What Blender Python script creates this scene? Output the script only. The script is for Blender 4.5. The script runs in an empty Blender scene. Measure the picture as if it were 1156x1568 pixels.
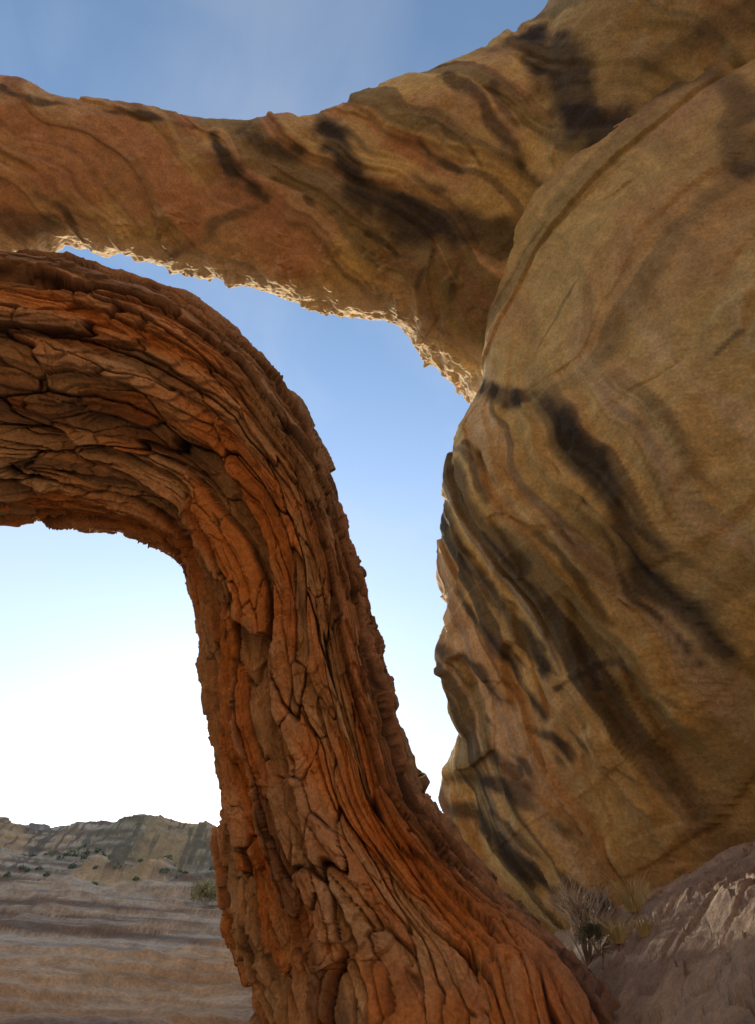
import bpy, math, random
import numpy as np
from mathutils import Vector
random.seed(3)
scene=bpy.context.scene
# ---------------------------------------------------------------- camera
PITCH=math.radians(38); F=934.0; CAMZ=1.6
cam=bpy.data.cameras.new("camera"); camo=bpy.data.objects.new("camera",cam)
scene.collection.objects.link(camo); scene.camera=camo
camo.location=(0,0,CAMZ); camo.rotation_euler=(math.radians(90)+PITCH,0,0)
cam.sensor_fit='VERTICAL'; cam.sensor_height=36; cam.lens=36*F/1568; cam.clip_end=8000; cam.clip_start=.05
cp,sp=math.cos(PITCH),math.sin(PITCH)
def survey(px,py,k):
    """sight line bearing + distance -> world position (metres)"""
    a=(np.asarray(px,float)-578)/F; b=(784-np.asarray(py,float))/F; k=np.asarray(k,float)
    return np.stack([a*k,(cp-b*sp)*k,(sp+b*cp)*k+CAMZ],-1)
def locate(P,N,pts):
    """world positions of surveyed features on a rock surface"""
    rel=P-np.array([0,0,CAMZ]);dep=rel[...,1]*cp+rel[...,2]*sp;up=-rel[...,1]*sp+rel[...,2]*cp
    dd=np.maximum(dep,.1);px=578+F*rel[...,0]/dd;py=784-F*up/dd
    bad=((N*-rel).sum(-1)<0)|(dep<1)
    out=[]
    for (a,b) in pts:
        e=(px-a)**2+(py-b)**2+bad*1e9
        out.append(P.reshape(-1,3)[np.argmin(e)])
    return np.array(out)
# ---------------------------------------------------------------- noise
def h3(ix,iy,iz,seed):
    h=(ix.astype(np.int64)*374761393+iy.astype(np.int64)*668265263+iz.astype(np.int64)*2147483647+seed*1274126177)&0xffffffff
    h=((h^(h>>13))*1274126177)&0xffffffff
    h=((h^(h>>15))*2246822519)&0xffffffff
    h=h^(h>>16)
    return (h&0xffffff)/float(0xffffff)
def vn(x,y,z,seed=0):
    x,y,z=np.broadcast_arrays(x,y,z)
    ix=np.floor(x);iy=np.floor(y);iz=np.floor(z)
    fx=x-ix;fy=y-iy;fz=z-iz
    fx=fx*fx*fx*(fx*(fx*6-15)+10);fy=fy*fy*fy*(fy*(fy*6-15)+10);fz=fz*fz*fz*(fz*(fz*6-15)+10)
    r=0
    for dx in(0,1):
        wx=fx if dx else 1-fx
        for dy in(0,1):
            wy=fy if dy else 1-fy
            for dz in(0,1):
                wz=fz if dz else 1-fz
                r=r+wx*wy*wz*h3(ix+dx,iy+dy,iz+dz,seed)
    return r*2-1
def fbm(x,y,z,o=4,seed=0,g=.5):
    r=0;a=1;t=0
    for i in range(o):
        r=r+a*vn(x,y,z,seed+i*17);t+=a;a*=g;x=x*2.03+3.1;y=y*2.03+1.7;z=z*2.03+.9
    return r/t*1.6
def vor(u,v,seed=0,jit=.9):
    iu=np.floor(u);iv=np.floor(v)
    f1=np.full(u.shape,9.);f2=np.full(u.shape,9.);c=np.zeros(u.shape);ov=np.zeros(u.shape)
    z=np.zeros_like(iu)
    for du in(-1,0,1):
        for dv in(-1,0,1):
            cu=iu+du;cv=iv+dv
            a=h3(cu,cv,z,seed);b=h3(cu,cv,z,seed+5);cc=h3(cu,cv,z,seed+9)
            yv=v-(cv+.5+(b-.5)*jit)
            d=np.hypot(cu+.5+(a-.5)*jit-u,yv)
            m=d<f1
            f2=np.where(m,f1,np.minimum(f2,d));c=np.where(m,cc,c);ov=np.where(m,yv,ov);f1=np.where(m,d,f1)
    return f2-f1,c,ov
def ss(a,b,x):
    t=np.clip((x-a)/(b-a),0,1);return t*t*(3-2*t)
def terr(x,sharp=.8):
    f=np.floor(x);r=x-f
    return f+ss(.5-.5*(1-sharp),.5+.5*(1-sharp),r)
def mix(a,b,t):
    t=np.clip(t,0,1)[...,None];return np.asarray(a)*(1-t)+np.asarray(b)*t
# ---------------------------------------------------------------- mesh helper
def grid_mesh(name,P,col,mat,closed=False,caps=False,extra=None):
    n,m=P.shape[:2]
    me=bpy.data.meshes.new(name)
    V=P.reshape(-1,3)
    i=np.arange(n-1)[:,None]; mm=m if closed else m-1
    j=np.arange(mm)[None,:]; j2=(j+1)%m
    Q=np.stack([i*m+j,i*m+j2,(i+1)*m+j2,(i+1)*m+j],-1).reshape(-1,4)
    loops=Q.reshape(-1); starts=np.arange(len(Q))*4; tot=np.full(len(Q),4)
    if caps:
        e0=np.arange(m)[::-1]; e1=(n-1)*m+np.arange(m)
        starts=np.concatenate([starts,[len(loops),len(loops)+m]]);tot=np.concatenate([tot,[m,m]])
        loops=np.concatenate([loops,e0,e1])
    me.vertices.add(len(V)); me.vertices.foreach_set("co",V.astype(np.float32).ravel())
    me.loops.add(len(loops)); me.loops.foreach_set("vertex_index",loops.astype(np.int32))
    me.polygons.add(len(starts)); me.polygons.foreach_set("loop_start",starts.astype(np.int32))
    me.polygons.foreach_set("loop_total",tot.astype(np.int32))
    me.polygons.foreach_set("use_smooth",np.ones(len(starts),bool))
    me.update(calc_edges=True)
    a=me.attributes.new("rock_col",'FLOAT_COLOR','POINT')
    c4=np.ones((len(V),4),np.float32);c4[:,:3]=np.clip(col.reshape(-1,3),0,1);a.data.foreach_set("color",c4.ravel())
    if extra is not None:
        a=me.attributes.new("flow",'FLOAT_VECTOR','POINT');a.data.foreach_set("vector",extra.reshape(-1,3).astype(np.float32).ravel())
    me.materials.append(mat)
    o=bpy.data.objects.new(name,me);scene.collection.objects.link(o);return o
def normals(P,closed):
    du=np.gradient(P,axis=0)
    if closed: dv=(np.roll(P,-1,1)-np.roll(P,1,1))/2
    else: dv=np.gradient(P,axis=1)
    N=np.cross(du,dv);return N/(np.linalg.norm(N,axis=-1,keepdims=True)+1e-9)
# ---------------------------------------------------------------- materials
def rock_mat(name,bump=.4,scale=1.0,flow=False,strata=0.0,varn=.25,fl=.2):
    m=bpy.data.materials.new(name);m.use_nodes=True;nt=m.node_tree;N=nt.nodes;L=nt.links
    for n in list(N):N.remove(n)
    out=N.new('ShaderNodeOutputMaterial');b=N.new('ShaderNodeBsdfPrincipled')
    L.new(b.outputs[0],out.inputs[0]);b.inputs['Roughness'].default_value=.85
    b.inputs['Specular IOR Level'].default_value=.2
    at=N.new('ShaderNodeAttribute');at.attribute_name='rock_col'
    tc=N.new('ShaderNodeTexCoord')
    co=tc.outputs['Object']
    n1=N.new('ShaderNodeTexNoise');n1.inputs['Scale'].default_value=2.2*scale;n1.inputs['Detail'].default_value=6;n1.inputs['Roughness'].default_value=.65
    L.new(co,n1.inputs['Vector'])
    n2=N.new('ShaderNodeTexNoise');n2.inputs['Scale'].default_value=14*scale;n2.inputs['Detail'].default_value=5;n2.inputs['Roughness'].default_value=.7
    L.new(co,n2.inputs['Vector'])
    mr=N.new('ShaderNodeMapRange');mr.inputs[1].default_value=.3;mr.inputs[2].default_value=.7;mr.inputs[3].default_value=1-varn;mr.inputs[4].default_value=1+varn
    L.new(n1.outputs[0],mr.inputs[0])
    mr2=N.new('ShaderNodeMapRange');mr2.inputs[1].default_value=.3;mr2.inputs[2].default_value=.7;mr2.inputs[3].default_value=.75;mr2.inputs[4].default_value=1.24
    L.new(n2.outputs[0],mr2.inputs[0])
    mu=N.new('ShaderNodeMath');mu.operation='MULTIPLY';L.new(mr.outputs[0],mu.inputs[0]);L.new(mr2.outputs[0],mu.inputs[1])
    src_mul=mu.outputs[0]
    add=N.new('ShaderNodeMath');add.operation='MULTIPLY_ADD';add.inputs[1].default_value=.5;L.new(n2.outputs[0],add.inputs[0]);L.new(n1.outputs[0],add.inputs[2])
    src=add.outputs[0]
    if flow:
        fa=N.new('ShaderNodeAttribute');fa.attribute_name='flow'
        n4=N.new('ShaderNodeTexNoise');n4.inputs['Scale'].default_value=1;n4.inputs['Detail'].default_value=5;n4.inputs['Roughness'].default_value=.6
        L.new(fa.outputs['Vector'],n4.inputs['Vector'])
        m4=N.new('ShaderNodeMath');m4.operation='MULTIPLY_ADD';m4.inputs[1].default_value=strata;L.new(n4.outputs[0],m4.inputs[0]);L.new(src,m4.inputs[2]);src=m4.outputs[0]
        mr4=N.new('ShaderNodeMapRange');mr4.inputs[1].default_value=.3;mr4.inputs[2].default_value=.7;mr4.inputs[3].default_value=1-fl;mr4.inputs[4].default_value=1+fl
        L.new(n4.outputs[0],mr4.inputs[0])
        m5=N.new('ShaderNodeMath');m5.operation='MULTIPLY';L.new(mr4.outputs[0],m5.inputs[0]);L.new(src_mul,m5.inputs[1]);src_mul=m5.outputs[0]
    vm=N.new('ShaderNodeVectorMath');vm.operation='SCALE';L.new(at.outputs['Color'],vm.inputs[0]);L.new(src_mul,vm.inputs['Scale'])
    L.new(vm.outputs[0],b.inputs['Base Color'])
    bp=N.new('ShaderNodeBump');bp.inputs['Strength'].default_value=bump;bp.inputs['Distance'].default_value=.12/scale
    L.new(src,bp.inputs['Height']);L.new(bp.outputs[0],b.inputs['Normal'])
    return m
def leaf_mat(name,c):
    m=bpy.data.materials.new(name);m.use_nodes=True;nt=m.node_tree;N=nt.nodes;L=nt.links
    b=N['Principled BSDF'];b.inputs['Roughness'].default_value=.7
    tc=N.new('ShaderNodeTexCoord');n=N.new('ShaderNodeTexNoise');n.inputs['Scale'].default_value=3
    L.new(tc.outputs['Object'],n.inputs[0]);r=N.new('ShaderNodeValToRGB')
    r.color_ramp.elements[0].position=.3;r.color_ramp.elements[0].color=(c[0]*.55,c[1]*.55,c[2]*.55,1)
    r.color_ramp.elements[1].position=.7;r.color_ramp.elements[1].color=(c[0]*1.4,c[1]*1.4,c[2]*1.4,1)
    L.new(n.outputs[0],r.inputs[0]);L.new(r.outputs[0],b.inputs['Base Color'])
    return m
# ---------------------------------------------------------------- tube sweeps
def tube(stations,n,m,e=.85,frontfrac=.82,over=.45):
    S=np.array(stations,float)
    Pi=survey(S[:,0],S[:,1],S[:,2]);Po=survey(S[:,3],S[:,4],S[:,5])
    X=np.concatenate([Pi,Po,S[:,6:7]],1)
    K=len(S);q=np.linspace(0,K-1,4000)
    i=np.clip(np.floor(q).astype(int),0,K-2);f=(q-i)[:,None]
    g=lambda j:X[np.clip(j,0,K-1)]
    p0,p1,p2,p3=g(i-1),g(i),g(i+1),g(i+2)
    Y=.5*(2*p1+(p2-p0)*f+(2*p0-5*p1+4*p2-p3)*f*f+(3*p1-p0-3*p2+p3)*f**3)
    C=(Y[:,:3]+Y[:,3:6])/2
    wgt=np.interp(q,np.arange(K),S[:,7])
    pix=np.linalg.norm(np.gradient(C,axis=0),axis=1)*wgt
    cum=np.cumsum(pix);cum=(cum-cum[0])/(cum[-1]-cum[0])
    qq=np.interp(np.linspace(0,1,n),cum,q)
    Z=np.stack([np.interp(qq,q,Y[:,c]) for c in range(7)],1)
    Pi,Po,rt=Z[:,:3],Z[:,3:6],Z[:,6]
    C=(Pi+Po)/2;W=(Po-Pi)/2
    T=np.gradient(C,axis=0)
    D=np.cross(T,W);D/=np.linalg.norm(D,axis=1,keepdims=True)+1e-9
    camp=np.array([0,0,CAMZ])
    sg=np.sign((D*(camp-C)).sum(1));D*=sg[:,None]
    k=61;ker=np.hanning(k);ker/=ker.sum()
    Dp=np.pad(D,((k//2,k//2),(0,0)),mode='edge')
    D=np.stack([np.convolve(Dp[:,c],ker,'valid') for c in range(3)],1)
    wl=np.linalg.norm(W,axis=1,keepdims=True);Wn=W/wl
    D-= (D*Wn).sum(1,keepdims=True)*Wn; D/=np.linalg.norm(D,axis=1,keepdims=True)
    r=wl*rt[:,None]
    mf=int(m*frontfrac);pf=np.linspace(-over,math.pi+over,mf,endpoint=False);pb=np.linspace(math.pi+over,2*math.pi-over,m-mf,endpoint=False)
    ph=np.concatenate([pf,pb])
    cx=np.sign(np.cos(ph))*np.abs(np.cos(ph))**e;sx=np.sign(np.sin(ph))*np.abs(np.sin(ph))**e
    P=C[:,None]+W[:,None]*cx[None,:,None]+(D*r)[:,None]*sx[None,:,None]
    s=np.repeat(qq[:,None],m,1);t=np.repeat(((1+cx)/2)[None],n,0)
    seg=np.linalg.norm(np.gradient(C,axis=0),axis=1);u=np.repeat(np.cumsum(seg)[:,None],m,1)
    v=np.repeat((ph)[None],n,0)*2.3
    N=normals(P,True)
    ctr=P-C[:,None];N*=np.sign((N*ctr).sum(-1,keepdims=True))
    return P,N,s,t,u,v,ph
def streaks(P,N,lst,wa=.5,seed=0):
    """desert-varnish streaks: polylines lying on the rock, width in metres"""
    x,y,z=P[...,0],P[...,1],P[...,2]
    Q=P+np.stack([fbm(x*.35,y*.35,z*.35,3,seed+i) for i in range(3)],-1)*wa
    edge=fbm(x*1.0,y*1.0,z*1.0,4,seed+8)
    r=np.zeros(x.shape)
    for pts,w,st in lst:
        W=locate(P,N,pts);d=np.full(x.shape,99.)
        for a,b in zip(W[:-1],W[1:]):
            ab=b-a;h=np.clip(((Q-a)@ab)/(ab@ab+1e-6),0,1)
            d=np.minimum(d,np.linalg.norm(Q-a-h[...,None]*ab,axis=-1))
        r=np.maximum(r,st*(1-ss(w*.4,w*1.15,d+edge*w*.3)))
    return r
# ================================================================ FRONT ARCH
A=[(-1300,1750,10,-1900,1750,10,.5,.15),(-1000,1200,11,-1500,1000,11,.5,.15),(-600,900,13,-800,560,13,.5,.2),
(-250,810,15,-300,410,15,.5,.4),(-80,793,16,-90,402,16,.5,1),(20,788,16.5,30,408,16.5,.5,1),(120,790,17,150,434,17,.5,1),
(205,802,17,266,470,17,.5,1),(262,824,17,346,523,17,.5,1.2),(290,852,17,410,579,17,.5,1.2),(300,890,16.8,454,642,16.8,.5,1.2),
(307,930,16.6,494,710,16.6,.5,1.1),(316,990,16.3,525,800,16.3,.5,1),(324,1050,16,546,875,16,.5,1),(329,1100,15.7,562,940,15.7,.5,1),
(338,1170,15.3,584,1030,15.3,.5,1),(350,1230,15,610,1115,15,.5,1),(353,1280,14.6,640,1210,14.4,.5,1),(356,1330,14.3,690,1276,14,.48,1),
(360,1385,14,752,1344,13.5,.46,1),(366,1450,13.7,822,1410,12.8,.44,1),(390,1520,13.4,905,1490,11.6,.42,1),(438,1600,13,1012,1584,10,.4,.8),
(465,1760,12.5,1180,1740,8.6,.4,.3)]
P,N,s,t,u,v,ph=tube(A,1150,700)
x,y,z=P[...,0],P[...,1],P[...,2];o0=z*0
wv=fbm(u*.15,v*.28,o0+4,2,23)*.38+fbm(u*.9,v*1.6,o0,3,29)*.05
U=u+fbm(u*.3,v*1.6,o0,3,11)*1.3;Vv=v+wv
e1,c1,o1=vor(U/4.8,Vv/.66,1)
e2,c2,o2=vor(U/2.3+7,Vv/.34,2)
e3,c3,o3=vor(U/.9+3,Vv/.17,4)
e4,c4,_=vor(U/1.4+13,Vv/.9,6)
rid=1-np.abs(fbm(u*.06,Vv*.6,o0,2,41))
big=fbm(x*.25,y*.25,z*.25,3,51)
steps=terr(fbm(u*.13,Vv*.75,o0+2,3,61)*3.4,.95)/3.4
steps2=terr(fbm(u*.35,Vv*1.7,o0+7,2,63)*2.5,.95)/2.5
edgeL=ss(.0,.12,t)
H=((c1-.5)*.70+o1*.18)*(.55+.45*edgeL)+(c2-.5)*.34+o2*.12+(c3-.5)*.10+(c4-.5)*.12+rid*.22+big*.06+steps*.42*(.5+.5*edgeL)+steps2*.14
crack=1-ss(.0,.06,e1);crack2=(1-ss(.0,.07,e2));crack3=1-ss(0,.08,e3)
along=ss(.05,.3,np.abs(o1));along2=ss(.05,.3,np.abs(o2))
H-=crack*along*.36+crack2*along2*.16+crack3*.03
H+=fbm(x*3,y*3,z*3,4,71)*.05
H=(H-H.mean())*.86
P=P+N*H[...,None]
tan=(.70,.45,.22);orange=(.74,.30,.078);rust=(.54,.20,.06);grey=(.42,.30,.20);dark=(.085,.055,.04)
cn=fbm(u*.2,v*.6,o0,4,81)
oran=ss(-.45,.35,cn+(c1-.5)*1.1+(c2-.5)*.8+.3*ss(12,22,s)-.02)
col=mix(tan,orange,oran)
col=mix(col,rust,ss(.6,.95,c2)*.35)
col=mix(col,(.66,.48,.27),ss(.12,.45,H)*.5)
col=mix(col,grey,ss(.80,.97,t)*.6)  # outer side greyed: the pillar's shaded side painted into its colour
col=mix(col,dark,np.clip(crack*along*.9+crack2*along2*.7+crack3*.2,0,.92))  # cavity shade painted into the crack colour
vs=fbm(u*.12,v*1.8,o0,4,91)
col=mix(col,dark,ss(.35,.7,vs)*.5)
flow=np.stack([U*.8,Vv*3.2,o0],-1)
matA=rock_mat("bark_like_sandstone",.6,1.0,True,.9,.2,.14)
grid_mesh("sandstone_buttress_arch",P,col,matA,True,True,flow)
# ================================================================ UPPER SPAN
B=[(-1500,1600,26,-2100,1500,26,.45,.12),(-1100,700,28,-1500,300,28,.45,.12),(-500,420,29,-600,60,29,.45,.2),
(-150,400,30,-150,95,30,.45,.5),(30,395,30,20,126,30,.42,1),(110,375,30,100,160,30,.42,1),(240,405,30,220,174,30,.42,1),
(400,446,30,380,182,30,.42,1),(500,482,30,500,173,30,.42,1),(590,500,30,590,136,30,.42,1),(655,556,30,700,100,30,.42,1),
(725,615,30,795,58,30,.42,1),(800,700,30,848,5,30,.42,1),(900,800,29.5,950,-120,29,.42,.7),(1100,850,28,1150,-300,27,.42,.5),(1500,800,24,1600,-400,24,.42,.2)]
P,N,s,t,u,v,ph=tube(B,900,620,.8)
x,y,z=P[...,0],P[...,1],P[...,2];o0=z*0
a_,b_=locate(P,N,[(480,215),(640,345)]);sd_=(b_-a_)/np.linalg.norm(b_-a_)
nm=N[(np.abs(s-9)<1.5)&(ph>1.2)[None]&(ph<1.9)[None]].mean(0);gB=np.cross(nm,sd_);gB/=np.linalg.norm(gB)
w=fbm(x*.12,y*.12,z*.12,3,5)
al=P@sd_
q=P@gB+w*1.6+fbm(x*.4,y*.4,z*.4,3,6)*.2
bands=fbm(q*.5,al*.05,s*.1,4,7);fineb=fbm(q*1.7,al*.05,o0,3,8)
st=streaks(P,N,[([(375,190),(440,230)],.6,.85),([(490,185),(520,245),(570,300),(630,335),(690,345),(775,362)],1.0,1),([(520,215),(600,250),(660,300)],.35,.85),
 ([(325,205),(350,245),(400,300)],.5,.95),([(390,310),(320,350),(270,395)],.5,.6),([(690,115),(740,165),(800,240)],.45,.9),([(755,140),(800,190)],.3,.7),
 ([(790,65),(840,110),(880,150),(930,205)],1.25,1),([(0,130),(120,175),(250,185),(400,190)],.3,.85),([(420,195),(450,240),(430,265)],.25,.6),
 ([(1010,90),(1080,40),(1156,10)],.8,.5),([(50,290),(90,330),(120,370)],.25,.7),([(0,340),(60,350)],.8,.7),([(560,190),(640,215),(700,270)],.22,.7),
 ([(640,440),(655,380),(640,350)],.22,.55),([(705,400),(700,470)],.18,.45),([(420,250),(500,320),(640,385)],.22,.75),([(600,150),(680,200),(770,280)],.2,.6)],.5,900)
H=fbm(x*.12,y*.12,z*.12,4,15)*.30+fbm(x*.6,y*.6,z*.6,4,19)*.12
H+=ss(-.03,.03,fbm(q*.35,al*.05,o0,3,31))*.14+ss(-.04,.04,fbm(q*.6,al*.08,o0+3,3,33))*.09
blk=ss(8.6,10,s)*ss(.75,.35,t)
ea,ca,_=vor(q*.6,al*.28+w,3)
H+=(ca-.5)*.34*blk
low=ss(.20,.03,t)
H+=low*(fbm(x*.8,y*.8,z*.8,4,37,.5)*.25)+low*fbm(x*3,y*3,z*3,3,39)*.07
H+=ss(.25,.05,np.abs(t-.13))*ss(5,6,s)*np.maximum(0,fbm(x*.9,y*.9,z*.9,4,47,.6)-.25)*.7
H+=fbm(x*2.5,y*2.5,z*2.5,3,43)*.03
H-=.15
P=P+N*H[...,None]
brown=(.58,.39,.19);ochre=(.70,.52,.205);red=(.56,.31,.15);pale=(.76,.58,.36);varn=(.065,.056,.042);olive=(.25,.21,.10)
cn=fbm(x*.14,y*.14,z*.14,4,55)
col=mix(red,ochre,ss(-.3,.25,cn*.8+bands*.7+.10*(s-7.0)))
col=mix(col,brown,ss(-.1,.5,fbm(x*.4,y*.4,z*.4,3,57))*.8)
col=mix(col,olive,ss(.08,.4,fbm(q*.9,al*.04,o0+5,4,59))*.8*ss(5,7.5,s))
col=mix(col,olive,ss(11.6,13.2,s)*.5*ss(-.5,.3,bands+.2))
col=mix(col,(.32,.17,.09),ss(.2,.6,fineb)*.5)
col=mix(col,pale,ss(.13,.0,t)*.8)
col=mix(col,varn,st*(.82+.18*ss(-.3,.3,fineb)))
flow=np.stack([q*2.2,al*.35,s*.2],-1)
matB=rock_mat("varnished_sandstone",.55,.7,True,.45,.2,.12)
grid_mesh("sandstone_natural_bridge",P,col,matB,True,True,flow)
# ================================================================ RIGHT ALCOVE WALL
Bw=[(1420,-200,30,2000,-500,20,.22,.3),(1160,20,30,2000,-200,16,.22,.6),(985,120,30,2000,50,14,.22,1),(872,222,29.8,2000,200,13,.22,1),
(802,345,29,1950,350,12.5,.21,1),(770,480,28,1900,480,12,.2,1),(752,600,26.6,1900,600,12,.2,1),(732,670,25.6,1900,680,12,.2,1),
(714,735,25,1900,760,12,.2,1),(706,810,25,1900,850,12,.2,1),(704,890,25,1900,930,12,.2,1),(713,970,24.5,1900,1010,12,.2,1),
(718,1050,24,1900,1090,12,.2,1),(716,1120,23.5,1900,1170,12,.2,1),(722,1200,23,1900,1250,12,.2,1),(724,1275,22.5,1900,1330,12,.2,1),
(744,1330,22,1900,1400,12,.2,1),(767,1400,21.8,1900,1460,12.4,.2,1),(800,1480,21.5,1900,1520,12.8,.2,.8),(830,1600,21,1900,1620,13,.2,.4)]
P,N,s,t,u,v,ph=tube(Bw,1100,700,.72)
x,y,z=P[...,0],P[...,1],P[...,2];o0=z*0
a_,b_=locate(P,N,[(850,645),(1010,850)]);sd_=(b_-a_)/np.linalg.norm(b_-a_)
nm=N[(np.abs(s-9)<3)&(t>.1)&(t<.5)&(ph<2.9)[None]&(ph>.5)[None]].mean(0);gW=np.cross(nm,sd_);gW/=np.linalg.norm(gW)
w=fbm(x*.13,y*.13,z*.13,3,105)
al=P@sd_
q=P@gW+w*.9+fbm(x*.5,y*.5,z*.5,3,106)*.16
bands=fbm(q*.8,al*.05,o0,4,107)
fineb=fbm(q*2.2,al*.07,o0,3,109)
c_,d_=locate(P,N,[(940,690),(1150,510)]);sd2=(d_-c_)/np.linalg.norm(d_-c_);gX=np.cross(nm,sd2);gX/=np.linalg.norm(gX)
q2=P@gX+w*1.2;x2=fbm(q2*.7,(P@sd2)*.06,o0,4,110)
maskL=ss(5.8,7.5,s)*ss(.64,.30,t)
st=streaks(P,N,[([(745,590),(800,612),(850,640),(900,690),(950,760),(1000,850),(1060,930),(1120,990)],.58,1),([(710,740),(760,790),(830,870)],.42,.95),
 ([(700,790),(740,860),(800,960),(850,1030)],.45,.95),([(695,850),(730,930),(790,1030),(840,1100)],.3,.9),([(700,1000),(750,1040),(790,1090)],.35,.85),
 ([(710,1180),(780,1200),(850,1240),(910,1290),(990,1380)],.35,.95),([(725,1240),(780,1290),(850,1350),(900,1400)],.4,.95),([(790,1110),(850,1140),(880,1165)],.25,.95),
 ([(730,1150),(770,1160),(800,1190)],.3,.85),([(930,700),(870,665)],.4,.85),([(760,900),(800,930),(850,1000)],.22,.85),([(1000,160),(1090,130),(1156,200)],.8,.8),([(1156,60),(1090,80),(1000,140)],.6,.7),
 ([(1120,210),(1156,260)],.8,.8),([(930,1000),(1000,1040),(1080,1120)],.12,.75),([(870,1060),(960,1010)],.12,.75),([(950,680),(985,650),(1060,590),(1156,500)],.10,.75),([(980,780),(1030,830)],.25,.8),
 ([(725,700),(790,750),(880,850),(960,960)],.2,.85),([(840,900),(900,980),(930,1060)],.18,.8),([(760,1240),(840,1300),(930,1390)],.2,.85),([(820,540),(860,470),(930,400)],.1,.5),
 ([(710,705),(740,730),(770,760)],.25,.85),([(740,1100),(800,1170),(880,1260),(950,1330)],.16,.8),([(900,760),(980,880),(1060,1010)],.15,.7),
 ([(800,1010),(880,1120),(960,1210)],.13,.7),([(860,1180),(950,1260),(1040,1350)],.14,.7)],.4,950)
H=fbm(x*.1,y*.1,z*.1,3,115)*.6+fbm(x*.4,y*.4,z*.4,4,119)*.13
H+=ss(-.03,.03,fbm(q*.4,al*.06,o0,3,131))*(.05+.22*maskL)+ss(-.04,.04,fbm(q*.8,al*.10,o0+3,3,133))*(.02+.18*maskL)
H+=ss(-.015,.015,fbm(q2*.22,(P@sd2)*.05,o0+9,3,135))*.16*(1-maskL*.7)+ss(-.02,.02,fbm(q2*.5,(P@sd2)*.08,o0+2,3,136))*.06*(1-maskL*.5)
H+=fineb*.06*maskL
ea,ca,_=vor(q*.7,al*.35+w,30)
H+=(ca-.5)*.2*maskL
pock=ss(9.5,11,s)*ss(.12,.02,t)
H+=pock*fbm(x*.8,y*.8,z*.5,3,137)*.6
H+=fbm(x*2,y*2,z*2,3,143)*.03
P=P+N*H[...,None]
cn=fbm(x*.13,y*.13,z*.13,4,155)
col=mix(brown,ochre,ss(-.45,.15,cn+bands*.3*maskL+x2*.4*(1-maskL)+.25*ss(3,8,s)))
col=mix(col,red,ss(.1,.65,fbm(x*.2,y*.2,z*.2,3,157)+bands*.35)*.4)
col=mix(col,olive,ss(.0,.3,bands)*(.15+.65*maskL))
col=mix(col,olive,ss(.1,.45,x2)*.5*(1-maskL))
col=mix(col,varn,ss(.12,.42,fineb+bands*.5)*(.06+.72*maskL))
col=mix(col,(.56,.29,.13),ss(.2,.55,fbm(q*.9,al*.06,o0+8,3,158))*.4*maskL)
col=mix(col,red,ss(13,17,s)*ss(.15,.45,t)*.5)
col=mix(col,red,ss(4.5,2,s)*.4)
col=mix(col,pale,ss(.25,.5,fbm(q*1.6,al*.07,o0+4,3,159))*.4*ss(4,7,s))
col=mix(col,varn,st*(.78+.22*ss(-.3,.2,fineb)))
flow=np.stack([q*2.5,al*.4,o0],-1)
grid_mesh("alcove_cliff_wall",P,col,matB,True,True,flow)
# ================================================================ GROUND
def gz(x,y):
    r=np.hypot(x,y)
    prof=np.interp(x,[-50,1.6,2.5,4.2,5.4,6.3,8.6,12,16,60],[0,0,.15,1.6,2.85,3.15,4.1,5.0,5.6,6])
    return prof*ss(2.5,8.5,y)*ss(75,30,r)
def gdet(x,y):
    b=gz(x,y);r=np.hypot(x,y);k=ss(2,7,r)
    d=fbm(x*.4,y*.4,x*0,4,201)*.14+fbm(x*1.3,y*1.3,x*0,4,203)*.08
    e,c,o=vor(x*.9+y*.35+fbm(x,y,x*0,2,208)*.4,y*.6-x*.2,33)
    e2,c2,o2=vor(x*2.6+y*.6+fbm(x*2,y*2,x*0,2,209)*.4,y*1.3-x*.3,35)
    blk=(c-.5)*.24-(1-ss(0,.04,e))*.08+(c2-.5)*.09-(1-ss(0,.05,e2))*.03
    return b+(d+blk*ss(1.5,3,x))*k+fbm(x*5,y*5,x*0,3,205)*.025+fbm(x*.02,y*.02,x*0,3,207)*.6*ss(20,80,r)
th=np.concatenate([np.linspace(-180,-44,90,endpoint=False),np.linspace(-44,0,180,endpoint=False),np.linspace(0,42,800,endpoint=False),np.linspace(42,180,91)])
th=np.radians(th)
r=np.exp(np.concatenate([np.linspace(math.log(.4),math.log(5),100,endpoint=False),np.linspace(math.log(5),math.log(40),520,endpoint=False),np.linspace(math.log(40),math.log(4000),120)]))
R,T_=np.meshgrid(r,th,indexing='ij');x=R*np.sin(T_);y=R*np.cos(T_);z=gdet(x,y)
gn=fbm(x*.5,y*.5,x*0,4,211);lay=fbm(z*6,x*.1,y*.1,3,213)
col=mix((.33,.22,.135),(.44,.30,.18),ss(-.4,.4,gn+lay*.5))
col=mix(col,(.40,.23,.13),ss(.2,.6,fbm(x*.2,y*.2,x*0,3,215))*.6)
matG=rock_mat("slickrock_ground",.5,1.6,False,0,.25)
grid_mesh("ground",np.stack([x,y,z],-1),col,matG)
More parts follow.
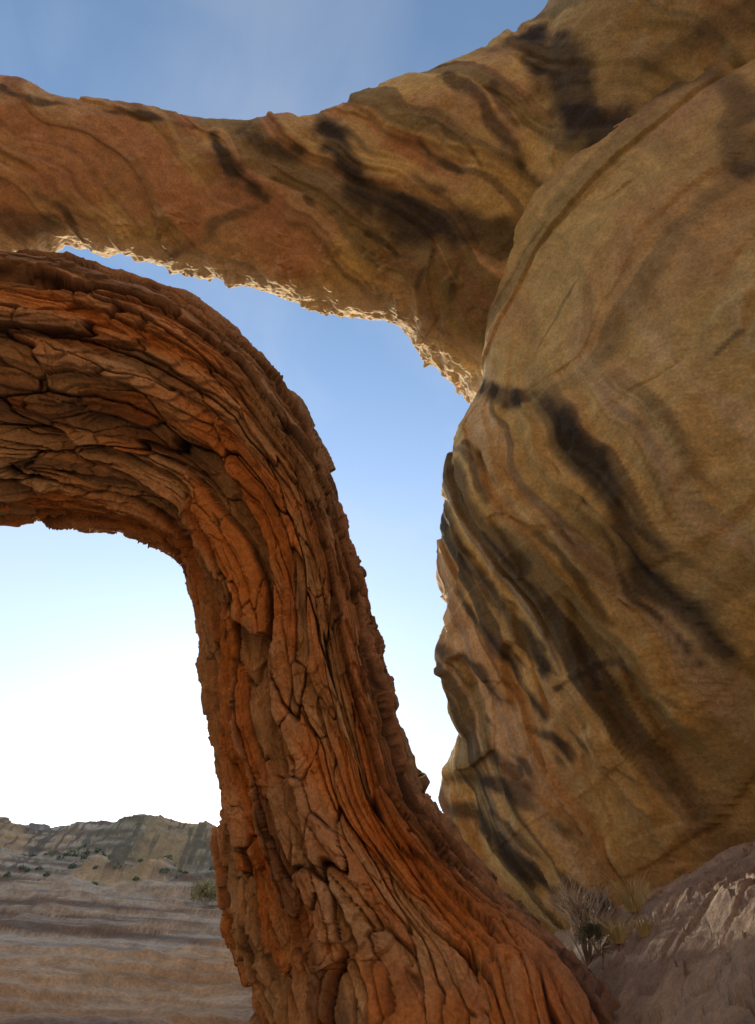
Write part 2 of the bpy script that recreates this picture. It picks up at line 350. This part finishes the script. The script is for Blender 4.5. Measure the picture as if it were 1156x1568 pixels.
# ================================================================ BACKGROUND HILL
def hz(x,y):
    n=fbm(x*.03,y*.03,x*0,4,301)
    cr=np.interp(x,[-300,-100,-83,-70,-60,-50,-39,-20,20,100],[33,31,30,28,28,28,26.5,22,15,12])
    yy=y+n*9
    f=9.8*ss(20,80,yy)*(1+.2*fbm(x*.05,y*.04,x*0,3,303))-.75
    g=ss(100,120,yy)*.5+ss(126,150,yy)*.5
    z=f-1.5*ss(82,96,yy)+(cr-6.5)*g
    z=z+(np.abs(fbm(x*.05,y*.05,x*0,3,305))*-4.5+1.5)*ss(40,75,y)
    tilt=x*.07+y*.01
    s_=(z+tilt)/1.9+fbm(x*.04,y*.04,x*0,3,307)*1.2
    z=z+(terr(s_,.75)-s_)*1.9*.36
    s2=(z+tilt)/.6+fbm(x*.07,y*.07,x*0,3,308);z=z+(terr(s2,.75)-s2)*.6*.6
    z=z-ss(10,60,x-y*.05)*12-ss(250,390,y)*25
    return z+fbm(x*.5,y*.5,x*0,4,309)*.2-.8*ss(34,30,np.hypot(x,y))
th=np.radians(np.concatenate([np.linspace(-80,-42,120,endpoint=False),np.linspace(-42,-8,750,endpoint=False),np.linspace(-8,24,80)]));r=np.exp(np.concatenate([np.linspace(math.log(30),math.log(165),680,endpoint=False),np.linspace(math.log(165),math.log(420),40)]))
R,T_=np.meshgrid(r,th,indexing='ij');x=R*np.sin(T_);y=R*np.cos(T_);z=hz(x,y)
lay=fbm((z+x*.07)*2.0,x*.03,y*.03,4,311);vstr=fbm(x*.9,y*.15,z*.05,4,313)
col=mix((.54,.38,.24),(.23,.145,.09),ss(-.3,.35,lay))
col=mix(col,(.60,.34,.15),ss(.05,.45,fbm(x*.05,y*.05,x*0,3,315))*.65)
cl=ss(13,18,z)
col=mix(col,(.17,.115,.08),ss(.05,.35,vstr)*.8*cl)
gsl=ss(.2,.5,fbm(x*.06,y*.06,x*0,3,317))*ss(85,100,y)
col=mix(col,(.17,.16,.08),gsl*.3)
matH=rock_mat("layered_slickrock",.8,.35,False,0,.28)
grid_mesh("slickrock_hill",np.stack([x,y,z],-1),col,matH)
# ================================================================ BOUNCE CLIFF: unseen, added behind the viewpoint to throw warm light
th=np.radians(np.linspace(105,265,420));zz=np.linspace(-2,1,160)
TT,ZZ=np.meshgrid(th,zz,indexing='ij')
top=58+fbm(TT*3,TT*0,TT*0,4,401)*7
z=(ZZ+2)/3*top-1
Rr=36+z*.08+fbm(TT*6,z*.05,z*0,4,403)*4+fbm(TT*14,z*.2,z*0,3,405)*1.2
s_=z/3;Rr=Rr-(terr(s_,.8)-s_)*1.6
x=Rr*np.sin(TT);y=Rr*np.cos(TT)
P=np.stack([x,y,z],-1)
col=mix((.62,.43,.26),(.58,.35,.20),ss(-.3,.3,fbm(z*.4,TT*2,z*0,3,407)))
col=mix(col,(.16,.10,.07),ss(.35,.7,fbm(TT*40,z*.04,z*0,3,409))*.4)
back=np.stack([x[:,-1:]*3,y[:,-1:]*3,z[:,-1:]+4],-1)
P=np.concatenate([P,back],1);col=np.concatenate([col,col[:,-1:]],1)
grid_mesh("bounce_cliff",P,col,matH)
# ================================================================ PLANTS
def tri_obj(name,V,Fc,mats,mi):
    me=bpy.data.meshes.new(name);me.from_pydata(V,[],Fc)
    for m_ in mats:me.materials.append(m_)
    me.polygons.foreach_set("material_index",mi);me.update()
    o=bpy.data.objects.new(name,me);scene.collection.objects.link(o);return o
def twig(V,Fc,mi,a,b,r0,r1,m_):
    a=Vector(a);b=Vector(b);d=(b-a).normalized();p=d.orthogonal().normalized();q_=d.cross(p)
    k=len(V)
    for c,rr in((a,r0),(b,r1)):
        for j in range(3):
            an=j*2.094;V.append(tuple(c+p*math.cos(an)*rr+q_*math.sin(an)*rr))
    for j in range(3):
        Fc.append((k+j,k+(j+1)%3,k+3+(j+1)%3,k+3+j));mi.append(m_)
def leaf(V,Fc,mi,c,sz,m_):
    c=Vector(c);d=Vector((random.gauss(0,1),random.gauss(0,1),random.gauss(0,1))).normalized();p=d.orthogonal().normalized()
    k=len(V);V.extend([tuple(c-d*sz),tuple(c+p*sz*.35),tuple(c+d*sz),tuple(c-p*sz*.35)]);Fc.append((k,k+1,k+2,k+3));mi.append(m_)
wood=leaf_mat("dry_twig",(.50,.42,.32));lgreen=leaf_mat("shrub_leaf",(.12,.14,.06));lyel=leaf_mat("dry_grass_blade",(.60,.49,.21))
def shrub(name,loc,h,leaves,lm,n=9,rt=.012):
    V=[];Fc=[];mi=[]
    def br(p,d,l,r,dep):
        q_=p+d*l
        twig(V,Fc,mi,p,q_,r,r*.65,0)
        if dep<=1:
            for _ in range(leaves):
                leaf(V,Fc,mi,p+d*l*random.random()+Vector((random.gauss(0,.04*h),random.gauss(0,.04*h),random.gauss(0,.04*h))),.022*h+.008,1)
        if dep==0:return
        for _ in range(3):
            nd=(d+Vector((random.gauss(0,.42),random.gauss(0,.42),random.gauss(.12,.3)))).normalized()
            br(q_,nd,l*random.uniform(.6,.9),r*.62,dep-1)
    for i in range(n):
        a=random.random()*6.28
        br(Vector((math.cos(a)*.03,math.sin(a)*.03,0)),Vector((math.cos(a)*random.uniform(.1,.7),math.sin(a)*random.uniform(.1,.7),1)).normalized(),h*.28,rt,3)
    o=tri_obj(name,V,Fc,[wood,lm],mi);o.location=loc;return o
def tuft(name,loc,h,n=150):
    V=[];Fc=[];mi=[]
    for i in range(n):
        a=random.random()*6.28;r_=random.random()*.35*h;le=h*random.uniform(.4,1.15);lean=random.uniform(.1,1.0)
        p=Vector((math.cos(a)*r_,math.sin(a)*r_,-.03));m_=p+Vector((math.cos(a)*lean*le*.35,math.sin(a)*lean*le*.35,le*.6));e_=m_+Vector((math.cos(a)*lean*le*.5,math.sin(a)*lean*le*.5,le*.3))
        twig(V,Fc,mi,p,m_,.006,.005,0);twig(V,Fc,mi,m_,e_,.005,.001,0)
    o=tri_obj(name,V,Fc,[lyel],mi);o.location=loc;return o
def G(x,y):return float(gdet(np.array([[float(x)]]),np.array([[float(y)]]))[0,0])
shrub("bare_shrub",(4.5,16.2,G(4.5,16.2)-.05),2.1,0,lyel,14,.024)
shrub("leafy_shrub",(4.6,15.6,G(4.6,15.6)-.05),.8,6,lgreen,9)
shrub("leafy_shrub.001",(5.1,16.6,G(5.1,16.6)-.05),.9,6,lgreen,8)
tuft("dry_grass_tuft",(5.3,14.9,G(5.3,14.9)),.7)
tuft("dry_grass_tuft.001",(4.75,14.6,G(4.75,14.6)),.5)
tuft("dry_grass_tuft.002",(5.0,13.8,G(5.0,13.8)),.35)
def HZ(x,y):return float(hz(np.array([[float(x)]]),np.array([[float(y)]]))[0,0])
shrub("yellow_shrub",(-14.8,62,max(HZ(-14.8,62),0)-.2),3.2,14,leaf_mat("yellow_leaf",(.36,.31,.13)),16,.03)
V=[];Fc=[];mi=[]
for i in range(260):
    yy=random.uniform(92,135);xx=yy*random.uniform(-.62,-.2)
    if vn(np.array([xx*.07]),np.array([yy*.07]),np.array([0.]),330)[0]<.1: continue
    zz_=HZ(xx,yy);R0=random.uniform(.3,.8)
    for j in range(60):
        d=Vector((random.gauss(0,1),random.gauss(0,1),abs(random.gauss(0,.8)))).normalized()*R0*random.uniform(.5,1.1)
        leaf(V,Fc,mi,Vector((xx,yy,zz_))+d,.22,0)
tri_obj("hillside_brush",V,Fc,[lgreen],mi)
# ================================================================ LIGHT
sd=survey(338,1278,1)-np.array([0,0,CAMZ]);sd/=np.linalg.norm(sd)
el=math.asin(sd[2]);az=math.atan2(sd[0],sd[1])
sun=bpy.data.lights.new("sun",'SUN');sun.energy=5;sun.angle=math.radians(.5);sun.color=(1,.87,.70)
so=bpy.data.objects.new("sun",sun);scene.collection.objects.link(so)
so.rotation_euler=Vector(sd).to_track_quat('Z','Y').to_euler()
wd=bpy.data.worlds.new("World");scene.world=wd;wd.use_nodes=True;nt=wd.node_tree;N=nt.nodes;L=nt.links
bg=N['Background'];sky=N.new('ShaderNodeTexSky');sky.sky_type='NISHITA';sky.sun_disc=False
sky.sun_elevation=el;sky.sun_rotation=az;sky.air_density=1.0;sky.dust_density=.8;sky.ozone_density=1.5;sky.altitude=1500
tc=N.new('ShaderNodeTexCoord');mp=N.new('ShaderNodeMapping');mp.inputs['Scale'].default_value=(2.2,2.2,4.5);mp.inputs['Location'].default_value=(1.3,.4,0)
L.new(tc.outputs['Generated'],mp.inputs[0]);nz=N.new('ShaderNodeTexNoise');nz.inputs['Scale'].default_value=1.6;nz.inputs['Detail'].default_value=7;nz.inputs['Distortion'].default_value=.6
L.new(mp.outputs[0],nz.inputs['Vector']);mr=N.new('ShaderNodeMapRange');mr.inputs[1].default_value=.45;mr.inputs[2].default_value=.75;mr.inputs[3].default_value=.03;mr.inputs[4].default_value=.20
L.new(nz.outputs[0],mr.inputs[0])
# thin haze that thickens towards the horizon
sx=N.new('ShaderNodeSeparateXYZ');L.new(tc.outputs['Generated'],sx.inputs[0])
hz_=N.new('ShaderNodeMapRange');hz_.interpolation_type='SMOOTHSTEP';hz_.inputs[1].default_value=.85;hz_.inputs[2].default_value=.2;hz_.inputs[3].default_value=0;hz_.inputs[4].default_value=.5
L.new(sx.outputs[2],hz_.inputs[0]);ad=N.new('ShaderNodeMath');ad.operation='ADD';ad.use_clamp=True;L.new(mr.outputs[0],ad.inputs[0]);L.new(hz_.outputs[0],ad.inputs[1])
mx=N.new('ShaderNodeMix');mx.data_type='RGBA';L.new(ad.outputs[0],mx.inputs['Factor'])
L.new(sky.outputs[0],mx.inputs[6]);mx.inputs[7].default_value=(2.1,2.17,2.35,1)
L.new(mx.outputs[2],bg.inputs[0]);bg.inputs[1].default_value=.39
scene.view_settings.view_transform='Standard';scene.view_settings.look='None';scene.view_settings.exposure=0
